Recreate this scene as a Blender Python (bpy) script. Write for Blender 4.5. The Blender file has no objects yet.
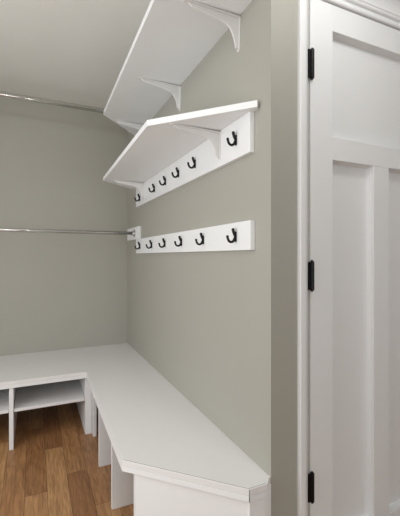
import bpy, bmesh, math
from mathutils import Vector, Matrix
S = bpy.context.scene
C = S.collection
PI = math.pi
R = math.radians

# ------------------------------------------------------------------ materials
def lin(c):
    return tuple((v/12.92 if v <= .04045 else ((v+.055)/1.055)**2.4) for v in (x/255 for x in c)) + (1,)

def mat(name, rgb, rough=.5, metal=0, bump=0, bscale=300, var=0.0, spec=.5):
    m = bpy.data.materials.new(name); m.use_nodes = True
    nt = m.node_tree; p = nt.nodes['Principled BSDF']
    p.inputs['Base Color'].default_value = lin(rgb)
    p.inputs['Roughness'].default_value = rough
    p.inputs['Metallic'].default_value = metal
    p.inputs['Specular IOR Level'].default_value = spec
    tc = nt.nodes.new('ShaderNodeTexCoord')
    if bump:
        n = nt.nodes.new('ShaderNodeTexNoise'); n.inputs['Scale'].default_value = bscale
        n.inputs['Detail'].default_value = 3
        b = nt.nodes.new('ShaderNodeBump'); b.inputs['Strength'].default_value = bump
        b.inputs['Distance'].default_value = .002
        nt.links.new(tc.outputs['Object'], n.inputs['Vector'])
        nt.links.new(n.outputs['Fac'], b.inputs['Height'])
        nt.links.new(b.outputs['Normal'], p.inputs['Normal'])
    if var:
        n = nt.nodes.new('ShaderNodeTexNoise'); n.inputs['Scale'].default_value = 6
        r = nt.nodes.new('ShaderNodeMixRGB'); r.blend_type = 'MIX'
        c = lin(rgb); r.inputs[1].default_value = tuple(v*(1-var) for v in c[:3])+(1,)
        r.inputs[2].default_value = tuple(min(1, v*(1+var)) for v in c[:3])+(1,)
        nt.links.new(tc.outputs['Object'], n.inputs['Vector'])
        nt.links.new(n.outputs['Fac'], r.inputs[0]); nt.links.new(r.outputs[0], p.inputs['Base Color'])
    return m

def emis(name, rgb, s):
    m = bpy.data.materials.new(name); m.use_nodes = True
    nt = m.node_tree; nt.nodes.clear()
    e = nt.nodes.new('ShaderNodeEmission'); e.inputs[0].default_value = lin(rgb); e.inputs[1].default_value = s
    o = nt.nodes.new('ShaderNodeOutputMaterial'); nt.links.new(e.outputs[0], o.inputs[0])
    return m

M_wall = mat('sage_grey_wall_paint', (167, 165, 155), .55, bump=.12, bscale=260, var=.015)
M_ceil = mat('ceiling_paint', (232, 231, 225), .8, bump=.35, bscale=120, var=.02)
M_white = mat('white_melamine', (236, 237, 237), .42, bump=.03, bscale=400, var=.008)
M_seat = mat('white_bench_laminate', (231, 230, 229), .45, bump=.03, bscale=500, var=.008)
M_door = mat('white_door_paint', (231, 232, 232), .38, bump=.04, bscale=180, var=.006)
M_trim = mat('white_trim_paint', (231, 232, 232), .35, var=.005)
M_bracket = mat('white_powder_coat', (226, 225, 222), .4)
M_chrome = mat('chrome', (215, 214, 212), .12, 1)
M_black = mat('black_oiled_metal', (22, 22, 25), .35, .6)
M_seam = mat('caulk_line_grey', (120, 118, 114), .8)
M_lamp = emis('added_lamp_diffuser', (255, 246, 232), 6)  # glow of the added ceiling lights
def clear():
    m = bpy.data.materials.new('added_window_glass'); m.use_nodes = True
    nt = m.node_tree; nt.nodes.clear()
    t = nt.nodes.new('ShaderNodeBsdfTransparent'); g = nt.nodes.new('ShaderNodeBsdfGlossy'); g.inputs['Roughness'].default_value = .02
    x = nt.nodes.new('ShaderNodeMixShader'); x.inputs[0].default_value = .06
    o = nt.nodes.new('ShaderNodeOutputMaterial')
    nt.links.new(t.outputs[0], x.inputs[1]); nt.links.new(g.outputs[0], x.inputs[2]); nt.links.new(x.outputs[0], o.inputs[0])
    return m
M_glass = clear()

SEED = 11
def wood():
    m = bpy.data.materials.new('oak_plank_floor'); m.use_nodes = True
    nt = m.node_tree; p = nt.nodes['Principled BSDF']; N = nt.nodes.new; L = nt.links.new
    tc = N('ShaderNodeTexCoord')
    def M(op, a, b=None, c=None):
        n = N('ShaderNodeMath'); n.operation = op
        for k, v in enumerate((a, b, c)):
            if v is None: continue
            if isinstance(v, (int, float)): n.inputs[k].default_value = v
            else: L(v, n.inputs[k])
        return n.outputs[0]
    # boards run along y: width BW, length BL, each row stepped along
    BW, BL = .102, .74
    sep = N('ShaderNodeSeparateXYZ'); L(tc.outputs['Object'], sep.inputs[0])
    a = M('DIVIDE', M('ADD', sep.outputs['X'], .784), BW); row = M('FLOOR', a); fr = M('FRACT', a)
    u = M('DIVIDE', M('SUBTRACT', M('SUBTRACT', sep.outputs['Y'], 1.96), M('MULTIPLY', row, .425)), BL)
    idx = M('FLOOR', u); fu = M('FRACT', u)
    cmb = N('ShaderNodeCombineXYZ'); L(row, cmb.inputs[0]); L(idx, cmb.inputs[1]); cmb.inputs[2].default_value = SEED
    wn = N('ShaderNodeTexWhiteNoise'); L(cmb.outputs[0], wn.inputs['Vector'])
    e1 = M('MULTIPLY', M('MINIMUM', fr, M('SUBTRACT', 1, fr)), BW)
    e2 = M('MULTIPLY', M('MINIMUM', fu, M('SUBTRACT', 1, fu)), BL)
    seam = M('LESS_THAN', M('MINIMUM', e1, e2), .0011)
    ramp = N('ShaderNodeValToRGB'); e = ramp.color_ramp.elements
    e[0].position = 0; e[0].color = lin((143, 101, 66)); e[1].position = 1; e[1].color = lin((192, 150, 104))
    k = ramp.color_ramp.elements.new(.5); k.color = lin((174, 130, 87))
    L(wn.outputs['Value'], ramp.inputs[0])
    # grain: noise stretched along the boards, shifted per board
    sh = N('ShaderNodeVectorMath'); sh.operation = 'MULTIPLY_ADD'
    sh.inputs[1].default_value = (7, 3, 5)
    L(wn.outputs['Color'], sh.inputs[0]); L(tc.outputs['Object'], sh.inputs[2])
    g = N('ShaderNodeMapping'); g.inputs['Scale'].default_value = (75, 5, 1); L(sh.outputs[0], g.inputs['Vector'])
    n1 = N('ShaderNodeTexNoise'); n1.inputs['Scale'].default_value = 1; n1.inputs['Detail'].default_value = 5; n1.inputs['Distortion'].default_value = 1.8
    L(g.outputs[0], n1.inputs['Vector'])
    r1 = N('ShaderNodeValToRGB'); r1.color_ramp.elements[0].position = .3; r1.color_ramp.elements[0].color = (.55, .5, .46, 1)
    r1.color_ramp.elements[1].position = .68; r1.color_ramp.elements[1].color = (1.12, 1.1, 1.08, 1)
    L(n1.outputs['Fac'], r1.inputs[0])
    g2 = N('ShaderNodeMapping'); g2.inputs['Scale'].default_value = (17, 3.5, 1); L(sh.outputs[0], g2.inputs['Vector'])
    n2 = N('ShaderNodeTexNoise'); n2.inputs['Scale'].default_value = 1; n2.inputs['Detail'].default_value = 2; n2.inputs['Distortion'].default_value = 2.0
    L(g2.outputs[0], n2.inputs['Vector'])
    r2 = N('ShaderNodeValToRGB'); r2.color_ramp.elements[0].position = .32; r2.color_ramp.elements[0].color = (.68, .64, .6, 1)
    r2.color_ramp.elements[1].position = .6; r2.color_ramp.elements[1].color = (1.05, 1.05, 1.05, 1)
    L(n2.outputs['Fac'], r2.inputs[0])
    m1 = N('ShaderNodeMixRGB'); m1.blend_type = 'MULTIPLY'; m1.inputs[0].default_value = .8
    L(ramp.outputs[0], m1.inputs[1]); L(r1.outputs[0], m1.inputs[2])
    m2 = N('ShaderNodeMixRGB'); m2.blend_type = 'MULTIPLY'; m2.inputs[0].default_value = .6
    L(m1.outputs[0], m2.inputs[1]); L(r2.outputs[0], m2.inputs[2])
    # seams between boards
    m3 = N('ShaderNodeMixRGB'); m3.inputs[2].default_value = lin((62, 42, 28))
    L(M('MULTIPLY', seam, .75), m3.inputs[0]); L(m2.outputs[0], m3.inputs[1])
    L(m3.outputs[0], p.inputs['Base Color'])
    p.inputs['Roughness'].default_value = .38
    b = N('ShaderNodeBump'); b.inputs['Strength'].default_value = .25; b.inputs['Distance'].default_value = .001
    L(n1.outputs['Fac'], b.inputs['Height']); L(b.outputs['Normal'], p.inputs['Normal'])
    return m
M_floor = wood()

# ------------------------------------------------------------------ mesh helpers
def box(bm, x0, x1, y0, y1, z0, z1, bev=0):
    r = bmesh.ops.create_cube(bm, size=1)
    vs = r['verts']
    for v in vs:
        v.co = Vector((x0 if v.co.x < 0 else x1, y0 if v.co.y < 0 else y1, z0 if v.co.z < 0 else z1))
    if bev:
        es = list({e for v in vs for e in v.link_edges})
        bmesh.ops.bevel(bm, geom=es, offset=bev, segments=2, affect='EDGES', profile=.5)

def prism(bm, pts, axis, a0, a1, bev=0):
    """extrude a polygon of 2D points along an axis; the other two axes in xyz order"""
    def P(p, a):
        if axis == 'z': return (p[0], p[1], a)
        if axis == 'y': return (p[0], a, p[1])
        return (a, p[0], p[1])
    lo = [bm.verts.new(P(p, a0)) for p in pts]; hi = [bm.verts.new(P(p, a1)) for p in pts]
    n = len(pts); fs = []
    fs.append(bm.faces.new(lo)); fs.append(bm.faces.new(hi[::-1]))
    for i in range(n):
        fs.append(bm.faces.new((lo[i], hi[i], hi[(i+1) % n], lo[(i+1) % n])))
    bmesh.ops.recalc_face_normals(bm, faces=fs)
    if bev:
        es = list({e for f in fs for e in f.edges})
        bmesh.ops.bevel(bm, geom=es, offset=bev, segments=2, affect='EDGES', profile=.5)

def cyl(bm, p0, p1, r, seg=20, r2=None):
    p0 = Vector(p0); p1 = Vector(p1); d = p1-p0
    q = Vector((0, 0, 1)).rotation_difference(d.normalized()).to_matrix().to_4x4()
    bmesh.ops.create_cone(bm, cap_ends=True, segments=seg, radius1=r, radius2=r if r2 is None else r2, depth=d.length,
                          matrix=Matrix.Translation((p0+p1)/2) @ q)

def ball(bm, p, r, s=(1, 1, 1)):
    bmesh.ops.create_uvsphere(bm, u_segments=14, v_segments=8, radius=r,
                              matrix=Matrix.Translation(p) @ Matrix.Diagonal((*s, 1)))

def tube(bm, pts, rad, seg=10):
    """sweep circle along points in a plane (x,z), y constant; rad per point"""
    rings = []
    n = len(pts)
    for i, p in enumerate(pts):
        a = Vector(pts[max(0, i-1)]); b = Vector(pts[min(n-1, i+1)])
        t = (b-a).normalized(); u = Vector((0, 1, 0)); w = t.cross(u).normalized()
        rings.append([bm.verts.new(Vector(p)+rad[i]*(math.cos(2*PI*k/seg)*u+math.sin(2*PI*k/seg)*w)) for k in range(seg)])
    for i in range(n-1):
        for k in range(seg):
            bm.faces.new((rings[i][k], rings[i][(k+1) % seg], rings[i+1][(k+1) % seg], rings[i+1][k]))
    bm.faces.new(rings[0][::-1]); bm.faces.new(rings[-1])
    bmesh.ops.recalc_face_normals(bm, faces=bm.faces)

def obj(name, bm, m, parent=None, smooth=False):
    me = bpy.data.meshes.new(name); bm.to_mesh(me); bm.free()
    me.materials.append(m)
    if smooth:
        for f in me.polygons: f.use_smooth = True
    o = bpy.data.objects.new(name, me); C.objects.link(o)
    if parent: o.parent = parent
    return o

def bx(name, m, parent, *a, bev=.0015):
    bm = bmesh.new(); box(bm, *a, bev=bev); return obj(name, bm, m, parent)

def thing(name, label, cat, loc=(0, 0, 0), group=None):
    o = bpy.data.objects.new(name, None); C.objects.link(o); o.location = loc
    o.empty_display_size = .1
    o['label'] = label; o['category'] = cat
    if group: o['group'] = group
    return o

def struct(o, label=None, cat=None):
    o['kind'] = 'structure'
    if label: o['label'] = label
    if cat: o['category'] = cat
    return o

def dup(o, parent, loc):
    c = o.copy(); C.objects.link(c); c.parent = parent; c.location = loc
    for ch in list(o.children):
        d = ch.copy(); C.objects.link(d); d.parent = c
    return c

# ------------------------------------------------------------------ room
YB = 3.128; CZ = 2.445; XL = -1.95; YR = -2.4; XR = 2.1; YD = 1.02
struct(bx('floor', M_floor, None, XL-.1, XR+.1, YR-.1, YB+.1, -.1, 0, bev=0), 'brown oak plank floor', 'floor')
struct(bx('ceiling', M_ceil, None, XL-.1, XR+.1, YR-.1, YB+.1, CZ, CZ+.1, bev=0), 'off white textured ceiling', 'ceiling')
struct(bx('wall_back', M_wall, None, XL-.1, .1, YB, YB+.1, 0, CZ, bev=0), 'sage grey back wall of the closet nook', 'wall')
struct(bx('wall_right', M_wall, None, 0, .1, YD+.0, YB, 0, CZ, bev=0), 'sage grey wall behind the hooks and the long bench', 'wall')
# wall with the door: three pieces round the opening
DX0, DX1, DZ = .170, .912, 2.128
bm = bmesh.new()
box(bm, .1, DX0-.004, YD, YD+.12, 0, CZ); box(bm, DX0-.004, DX1+.004, YD, YD+.12, DZ, CZ); box(bm, DX1+.004, XR+.1, YD, YD+.12, 0, CZ)
box(bm, .099, .1, YD, YD+.12, 0, CZ)
struct(obj('wall_front', bm, M_wall), 'sage grey wall around the white door', 'wall')
struct(bx('wall_hall', M_wall, None, XR, XR+.1, YR, YD, 0, CZ, bev=0), 'sage grey hall side wall', 'wall')
# rear wall; unseen tall window added to light front-facing surfaces
G0, G1, GZ0, GZ1 = -1.5, .4, .12, 2.0
bm = bmesh.new()
box(bm, XL-.1, G0, YR-.1, YR, 0, CZ); box(bm, G1, XR+.1, YR-.1, YR, 0, CZ)
box(bm, G0, G1, YR-.1, YR, 0, GZ0); box(bm, G0, G1, YR-.1, YR, GZ1, CZ)
struct(obj('wall_rear', bm, M_wall), 'sage grey wall behind the hall', 'wall')
bm = bmesh.new()
for a in ((G0-.08, G1+.08, GZ1, GZ1+.08), (G0-.08, G1+.08, 0, GZ0), (G0-.08, G0, GZ0, GZ1), (G1, G1+.08, GZ0, GZ1), (-.60, -.50, GZ0, GZ1)):
    box(bm, a[0], a[1], YR-.06, YR+.02, a[2], a[3])
win2 = struct(obj('added_window_2', bm, M_trim), 'unseen tall window of two panes, added to light the scene from the rear', 'window')
for a, b in ((G0, -.60), (-.50, G1)):
    bx('added_window_pane', M_glass, win2, a, b, YR-.05, YR-.04, GZ0, GZ1, bev=0)
# left wall; unseen window added to light the nook from the side
W0, W1, WZ0, WZ1 = .1, 2.2, .4, 2.05
bm = bmesh.new()
box(bm, XL-.1, XL, YR, W0, 0, CZ); box(bm, XL-.1, XL, W1, YB, 0, CZ)
box(bm, XL-.1, XL, W0, W1, 0, WZ0); box(bm, XL-.1, XL, W0, W1, WZ1, CZ)
struct(obj('wall_left', bm, M_wall), 'sage grey wall with an added window', 'wall')
bm = bmesh.new()
for a in ((W0-.08, W1+.08, WZ1, WZ1+.08), (W0-.08, W1+.08, WZ0-.08, WZ0), (W0-.08, W0, WZ0, WZ1), (W1, W1+.08, WZ0, WZ1), (1.12, 1.18, WZ0, WZ1)):
    box(bm, XL-.06, XL+.02, a[0], a[1], a[2], a[3])
win = struct(obj('added_window_1', bm, M_trim), 'unseen window of two panes, added to light the nook', 'window')
for a, b in ((W0, 1.12), (1.18, W1)):
    bx('added_window_pane', M_glass, win, XL-.05, XL-.04, a, b, WZ0, WZ1, bev=0)

# ------------------------------------------------------------------ corner bench
BZ = .421; T = .042
bench = thing('corner_bench', 'long white L shaped bench with open cubbies against the two grey walls', 'bench', (0, 2.0, 0))
def rel(bm, o):
    bmesh.ops.translate(bm, verts=bm.verts, vec=-Vector(o.location)); return bm
def bobj(name, bm, m, o=bench): return obj(name, rel(bm, o), m, o)
E_ = .0
top = [(0, YD+.002), (-.008, YD+.002), (-.032, YD-.026), (-.103, YD-.026), (-.443, 1.338), (-.430, 2.460), (XL, 2.460), (XL, YB), (0, YB)]
bm = bmesh.new(); prism(bm, top, 'z', BZ-.022, BZ, .001); bobj('seat', bm, M_seat)
# front edge boards under the seat edge
def board(p, q, th, z0, z1, inward):
    p = Vector(p); q = Vector(q); n = Vector(inward).normalized()*th
    bm = bmesh.new(); prism(bm, [p, q, q+n, p+n], 'z', z0, z1, .001); return bm
z0, z1 = BZ-T, BZ-.0225
bobj('edge_board', board((-.105, YD-.0255), (-.4425, 1.3378), .02, z0, z1, (.7, .7)), M_white)
bobj('edge_board', board((-.4425, 1.342), (-.4305, 2.4605), .02, z0, z1, (1, 0)), M_white)
bobj('edge_board', board((-.4305, 2.461), (XL, 2.461), .02, z0, z1, (0, 1)), M_white)
bobj('edge_board', board((-.032, YD-.0255), (-.1035, YD-.0255), .02, z0, z1, (0, 1)), M_white)
PZ = BZ-.0225
# thin dark caulk line where the top meets the edge boards of the cut corner
for p_, q_, n_ in (((-.4395, 1.3386), (-.104, .9985), (.78, .78)), ((-.104, .9985), (-.034, .9985), (0, 1))):
    bobj('seam', board(p_, q_, .0028, BZ-.001, BZ+.0002, n_), M_seam)
bobj('seam', board((-.1045, YD-.0262), (-.102, YD-.0262), .001, BZ-.042, BZ, (0, 1)), M_seam)
# angled end cabinet panel and its short return beside the wall corner
bobj('end_panel', board((-.098, YD-.012), (-.400, 1.310), .019, 0, z0, (.7, .7)), M_white)
bobj('end_panel', board((-.036, YD-.020), (-.099, YD-.020), .018, 0, z0, (0, 1)), M_white)
bobj('side_panel', board((-.400, 1.312), (-.400, 1.334), .38, 0, z0, (1, 0)), M_white)
bm = bmesh.new(); box(bm, -.036, -.0005, YD-.001, YD+.012, 0, BZ-.0225, .0008); bobj('filler_strip', bm, M_white)
# cross panels under the right-hand run
for y in (1.69, 2.063):
    bm = bmesh.new(); box(bm, -.412, -.001, y, y+.019, 0, z0, .001); bobj('support_panel', bm, M_white)
bm = bmesh.new(); box(bm, -.398, -.001, 2.76, 2.779, 0, PZ, .001); bobj('support_panel', bm, M_white)
# inner corner post, with the cubby side behind it
bm = bmesh.new(); box(bm, -.3915, -.370, 2.425, 2.468, 0, z0, .001); bobj('corner_post', bm, M_white)
bm = bmesh.new(); box(bm, -.435, -.392, 2.478, YB, 0, z0, .001); bobj('cubby_side', bm, M_white)
bm = bmesh.new(); box(bm, -.881, -.857, 2.470, YB, 0, z0, .001); bobj('cubby_divider', bm, M_white)
bm = bmesh.new(); box(bm, -1.345, -1.321, 2.470, YB, 0, z0, .001); bobj('cubby_divider', bm, M_white)
for a, b in ((-.8565, -.4355), (-1.3205, -.8815), (XL, -1.3455)):
    bm = bmesh.new(); box(bm, a+.002, b-.002, 2.478, YB-.001, .225, .244, .001); bobj('cubby_shelf', bm, M_seat)

# ------------------------------------------------------------------ brackets
def make_bracket(parent, loc, reach, drop):
    """L-shaped stamped shelf bracket: origin at the wall / shelf corner; wall at x=0, shelf above"""
    bm = bmesh.new()
    t = .0035; w = .015
    # curved gusset between the arms
    pts = [(-t, -t), (-t, -drop+.012)]
    kx, kz = reach/.222, drop/.143
    ctl = [(-.004, -.143), (-.014, -.129), (-.021, -.095), (-.032, -.068), (-.045, -.050), (-.068, -.041), (-.108, -.032), (-.154, -.025), (-.200, -.018), (-.214, -.012)]
    for i in range(1, len(ctl)-2):
        p0, p1, p2, p3 = (Vector(c) for c in ctl[i-1:i+3])
        for q in range(4):
            u = q/4
            v = .5*(2*p1+(p2-p0)*u+(2*p0-5*p1+4*p2-p3)*u*u+(3*p1-p0-3*p2+p3)*u**3)
            pts.append((v.x*kx, v.y*kz))
    pts.append((-reach+.012, -t))
    prism(bm, pts, 'y', -.0035, .0035, .0008)
    # arms: flat tapered straps lying on shelf and wall
    def strap(p):
        prism(bm, p, 'z', -t, 0, .0006)
    strap([(0, -w), (0, w), (-reach+.006, w*.62), (-reach, 0), (-reach+.006, -w*.62)])
    p = [(-w, 0), (w, 0), (w*.62, -drop+.006), (0, -drop), (-w*.62, -drop+.006)]
    prism(bm, p, 'x', -t, 0, .0006)
    for v in bm.verts:                      # the bend at the elbow stands a little off the shelf
        if v.co.z > -.03: v.co.z -= .006*max(0, 1+v.co.x/(reach-.03))*(1 if v.co.z > -.006 else .3)
    br = obj('bracket', bm, M_bracket, parent); br.location = loc
    for c_, ax in (((-.0042, 0, -drop+.011), 'x'), ((-reach+.016, 0, -.0042), 'z')):
        sb = bmesh.new()
        d = Vector((-.0012, 0, 0)) if ax == 'x' else Vector((0, 0, -.0012))
        cyl(sb, Vector(c_), Vector(c_)+d, .0035, 12); obj('screw', sb, M_chrome, br)
    return br

# ------------------------------------------------------------------ coat hook (origin on the board face, hook points to -x)
def make_hook(parent, loc):
    bm = bmesh.new()
    # back plate: slim rounded strip
    pts = []
    for k in range(10): pts.append((.006*math.cos(PI*k/9), .010+.006*math.sin(PI*k/9)))
    for k in range(10): pts.append((-.006*math.cos(PI*k/9), -.019-.006*math.sin(PI*k/9)))
    prism(bm, pts, 'x', -.004, 0, .0008)
    hk = obj('coat_hook', bm, M_black, parent); hk.location = loc
    bm = bmesh.new()
    pts = [(-.003, 0, -.004), (-.006, 0, -.013), (-.011, 0, -.0205), (-.018, 0, -.025), (-.025, 0, -.0255), (-.031, 0, -.0225),
           (-.035, 0, -.017), (-.0375, 0, -.0105), (-.0385, 0, -.005)]
    tube(bm, pts, [.0058, .006, .0056, .0052, .005, .005, .005, .005, .005])
    ball(bm, (-.0386, 0, -.0045), .0056)
    obj('prong', bm, M_black, hk, True)
    bm = bmesh.new()
    pts = [(-.003, 0, -.002), (-.007, 0, .006), (-.0105, 0, .013), (-.0125, 0, .019), (-.0135, 0, .023)]
    tube(bm, pts, [.006, .0064, .0062, .006, .006]); ball(bm, (-.0136, 0, .0232), .0064)
    obj('upper_prong', bm, M_black, hk, True)
    return hk

# ------------------------------------------------------------------ high shelf
SZ = 2.134; ST = .026
hs = thing('wall_shelf', 'plain white shelf on three brackets, the highest one, close under the ceiling', 'shelf', (0, 1.85, SZ))
bm = bmesh.new()
prism(bm, [(0, 1.03), (-.03, 1.03), (-.335, 1.27), (-.318, 2.470), (-.02, 2.79), (0, 2.79)], 'z', SZ, SZ+ST, .0012)
obj('shelf_board', rel(bm, hs), M_white, hs)
b0 = make_bracket(hs, (0, 1.235-1.85, 0), .236, .140)
for y in (1.875, 2.53): dup(b0, hs, (0, y-1.85, 0))

# ------------------------------------------------------------------ coat shelf with hooks
CS = 1.715
cs = thing('coat_shelf', 'white shelf with angled ends above a board of six black hooks', 'coat shelf', (0, 1.9, CS))
bm = bmesh.new()
prism(bm, [(0, 1.096), (-.016, 1.080), (-.320, 1.428), (-.300, 2.590), (-.02, 2.83), (0, 2.83)], 'z', CS, CS+.025, .0012)
obj('shelf_board', rel(bm, cs), M_white, cs)
bm = bmesh.new(); box(bm, -.02, 0, 1.122, 2.760, 1.565, CS, .0012)
obj('hook_board', rel(bm, cs), M_white, cs)
b1 = make_bracket(cs, (-.02, 1.362-1.9, 0), .226, .122)
dup(b1, cs, (-.02, 2.535-1.9, 0))
HY = (2.640, 2.275, 2.055, 1.838, 1.615, 1.220)
h0 = None
for y, z in zip(HY, (1.622, 1.630, 1.636, 1.639, 1.640, 1.640)):
    l = (-.02, y-1.9, z-CS)
    if h0 is None: h0 = make_hook(cs, l); H1 = h0
    else: dup(h0, cs, l)

# ------------------------------------------------------------------ lower hook rail
hr = thing('hook_rail', 'white wall board of six black coat hooks, below the coat shelf', 'hook rail', (0, 1.9, 1.26))
bm = bmesh.new(); box(bm, -.02, 0, 1.119, 2.760, 1.204, 1.314, .0012)
obj('rail_board', rel(bm, hr), M_white, hr)
for y in (2.635, 2.335, 2.065, 1.795, 1.520, 1.222):
    dup(h0, hr, (-.02, y-1.9, 1.262-1.26))

# ------------------------------------------------------------------ hanging rods
def rod(z, y, label, zlo, zhi):
    t = thing('hanging_rod', label, 'closet rod', (0, y, z), 'chrome closet rods')
    bm = bmesh.new(); cyl(bm, (XL+.022, 0, 0), (-.022, 0, 0), .0135, 24); obj('rod', bm, M_chrome, t, True)
    for x0, x1, s in ((-.022, 0, -1), (XL, XL+.022, 1)):
        bm = bmesh.new(); box(bm, x0, x1, -.10, .25, zlo-z, zhi-z, .0012)
        cl = obj('support_block', bm, M_white, t)
        xa = x0 if s < 0 else x1
        bm = bmesh.new(); cyl(bm, (xa, 0, 0), (xa+s*.004, 0, 0), .030, 28); cyl(bm, (xa, 0, 0), (xa+s*.022, 0, 0), .0175, 24)
        obj('rod_socket', bm, M_chrome, cl)
    return t
rod(1.362, 2.79, 'chrome closet rod across the middle of the back wall, with a white end block', 1.3155, 1.412)
rod(2.284, 2.79, 'chrome closet rod just under the ceiling, the higher one', 2.24, 2.345)

# ------------------------------------------------------------------ door
DY = YD-.004
door = bpy.data.objects.new('door_1', None)
sx0, sx1 = DX0, DX1
px = [(.278, .496), (.584, .802)]
th = .045; rec = .03
bm = bmesh.new()
z_pb, z_pt, z_ub, z_ut = .125, 1.543, 1.630, 2.026
def stile(a, b, c, d): box(bm, a, b, DY, DY+th, c, d, .0018)
stile(sx0, px[0][0], .012, DZ-.003); stile(px[1][1], sx1, .012, DZ-.003)
for a in ((.012, z_pb), (z_pt, z_ub), (z_ut, DZ-.003)): stile(px[0][0], px[1][1], *a)
stile(px[0][1], px[1][0], z_pb, z_pt)
door = obj('door_1', bm, M_door)
struct(door, 'white three panel door on black hinges', 'door')
for a, b, c, d in ((px[0][0], px[1][1], z_ub, z_ut), (*px[0], z_pb, z_pt), (*px[1], z_pb, z_pt)):
    bx('door_panel', M_door, door, a-.001, b+.001, DY+rec, DY+rec+.01, c-.001, d+.001, bev=0)
    # sloped sticking round the panel
    bm = bmesh.new(); q = .007
    y0, y1 = DY+.012, DY+rec+.001
    o_ = [(a, c), (b, c), (b, d), (a, d)]; i_ = [(a+q, c+q), (b-q, c+q), (b-q, d-q), (a+q, d-q)]
    vo = [bm.verts.new((x, y0, z)) for x, z in o_]; vi = [bm.verts.new((x, y1, z)) for x, z in i_]
    vb = [bm.verts.new((x, y1, z)) for x, z in o_]
    for k in range(4):
        n = (k+1) % 4
        bm.faces.new((vo[k], vo[n], vi[n], vi[k])); bm.faces.new((vo[k], vb[k], vb[n], vo[n])); bm.faces.new((vi[k], vi[n], vb[n], vb[k]))
    bmesh.ops.recalc_face_normals(bm, faces=bm.faces)
    obj('panel_moulding', bm, M_door, door)
def make_hinge(z):
    bm = bmesh.new(); L = .104; r = .0078; hx = DX0+.003; hy = DY-.006
    for k in range(5):
        a = -L/2+k*L/5; cyl(bm, (hx, hy, z+a+.0006), (hx, hy, z+a+L/5-.0006), r, 18)
    cyl(bm, (hx, hy, z-L/2), (hx, hy, z+L/2), r*.8, 14)
    h = obj('hinge', bm, M_black, door)
    h['label'] = 'black hinge'
    bm = bmesh.new(); box(bm, hx-.0185, hx+.004, DY-.0085, DY-.0008, z-L/2+.002, z+L/2-.002, .0006); obj('hinge_leaf', bm, M_black, h)
    bm = bmesh.new(); cyl(bm, (hx, hy, z+L/2), (hx, hy, z+L/2+.005), .005, 14, .0035); cyl(bm, (hx, hy, z-L/2-.005), (hx, hy, z-L/2), .0035, 14, .005)
    obj('hinge_pin', bm, M_black, h)
for z in (1.877, 1.110, .345): make_hinge(z)
bm = bmesh.new(); kx = .845
cyl(bm, (kx, DY, .95), (kx, DY-.008, .95), .03, 28); cyl(bm, (kx, DY-.008, .95), (kx, DY-.045, .95), .011, 20); ball(bm, (kx, DY-.055, .95), .027, (1, .7, 1))
obj('door_knob', bm, M_black, door, True)

# casings, jamb and crowned head
bm = bmesh.new()
prism(bm, [(.115, YD), (.115, YD-.012), (.118, YD-.016), (.138, YD-.016), (.152, YD-.010), (.152, YD)], 'z', 0, DZ)
struct(obj('trim_1', bm, M_trim), 'narrow white casing on the hinge side', 'trim')
bm = bmesh.new()
prism(bm, [(.952, YD), (.952, YD-.012), (.949, YD-.016), (.930, YD-.016), (.9165, YD-.010), (.9165, YD)], 'z', 0, DZ)
struct(obj('trim_2', bm, M_trim), 'narrow white casing on the latch side', 'trim')
bm = bmesh.new()
prof = [(0, 2.129), (.012, 2.129), (.015, 2.133), (.015, 2.138), (.011, 2.141), (.011, 2.150), (.019, 2.153), (.022, 2.157), (.022, 2.162),
        (.026, 2.166)]
for i in range(1, 10):
    a = i/9*PI/2; prof.append((.026+.048*(1-math.cos(a)), 2.166+.052*math.sin(a)))
prof += [(.078, 2.218), (.078, 2.222), (.084, 2.224), (.084, 2.240), (0, 2.240)]
prism(bm, [(YD-p, z) for p, z in prof], 'x', .118, .962)
struct(obj('trim_3', bm, M_trim), 'white crown moulding over the door', 'trim')
# jamb lining behind the door edge
bm = bmesh.new()
box(bm, DX0-.004, DX0-.002, YD, YD+.12, 0, DZ); box(bm, DX1+.002, DX1+.004, YD, YD+.12, 0, DZ); box(bm, DX0-.004, DX1+.004, YD, YD+.12, DZ-.002, DZ)
struct(obj('trim_4', bm, M_trim), 'white door jamb', 'trim')

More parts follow.
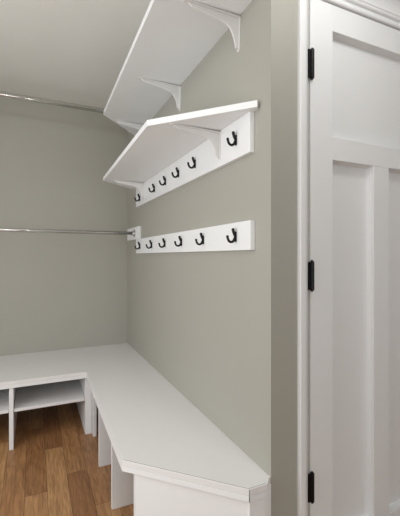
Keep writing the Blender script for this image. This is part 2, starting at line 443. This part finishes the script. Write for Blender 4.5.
# ------------------------------------------------------------------ lights
def added_ceiling_light(x, y, label, power, r=.16):  # unseen fixtures, added to illuminate the room
    t = thing('added_ceiling_light', label, 'ceiling light', (x, y, CZ), 'added unseen ceiling lights')
    bm = bmesh.new(); cyl(bm, (0, 0, -.02), (0, 0, 0), r, 40); obj('added_lamp_base', bm, M_trim, t)
    bm = bmesh.new(); cyl(bm, (0, 0, -.055), (0, 0, -.02), r*.72, 40, r*.92); obj('diffuser', bm, M_lamp, t)
    l = bpy.data.lights.new('added_lamp_glow', 'POINT'); l.shadow_soft_size = .09; l.energy = power; l.color = (.97, .985, 1)
    o = bpy.data.objects.new('added_lamp_glow', l); C.objects.link(o); o.location = (0, 0, -.16); o.parent = t
added_ceiling_light(.10, .52, 'unseen small round ceiling light added to brighten the door top', 6.8, .1)  # added lamp out of view, brightens the upper door
added_ceiling_light(-.7, -1.1, 'unseen round ceiling light added as fill from the hall', 10)  # added lamp out of view, evens out the light
added_ceiling_light(-1.3, 1.15, 'unseen round ceiling light added to light the closet nook', 5.6)  # added lamp out of view, lifts the back wall and bench
l = bpy.data.lights.new('left_fill_light', 'AREA'); l.shape = 'RECTANGLE'; l.size = 1.6; l.size_y = 2.0; l.energy = 25; l.color = (1, .995, .985)  # fill light set just inside the added left window
o = bpy.data.objects.new('left_fill_light', l); C.objects.link(o); o.location = (XL+.03, 1.15, 1.22); o.rotation_euler = (0, R(-90), 0)

l = bpy.data.lights.new('rear_fill_light', 'AREA'); l.shape = 'RECTANGLE'; l.size = 1.8; l.size_y = 1.8; l.energy = 21; l.color = (.93, .97, 1)  # fill light set just inside the added rear window
o = bpy.data.objects.new('rear_fill_light', l); C.objects.link(o); o.location = (-.55, YR+.03, 1.06); o.rotation_euler = (R(90), 0, 0)

w = bpy.data.worlds.new('world'); S.world = w; w.use_nodes = True
w.node_tree.nodes['Background'].inputs[0].default_value = (.8, .85, 1, 1); w.node_tree.nodes['Background'].inputs[1].default_value = .5

# ------------------------------------------------------------------ camera
cam = bpy.data.cameras.new('camera'); co = bpy.data.objects.new('camera', cam); C.objects.link(co)
co.location = (-.738, 0, 1.18); co.rotation_euler = (R(90), 0, R(-24.7))
cam.sensor_fit = 'HORIZONTAL'; cam.sensor_width = 36; cam.lens = 359/400*36; cam.shift_y = -1.5/400; cam.clip_start = .02
S.camera = co
S.view_settings.view_transform = 'Standard'; S.view_settings.look = 'None'; S.view_settings.gamma = 1
S.view_settings.use_curve_mapping = False; S.view_settings.exposure = .1
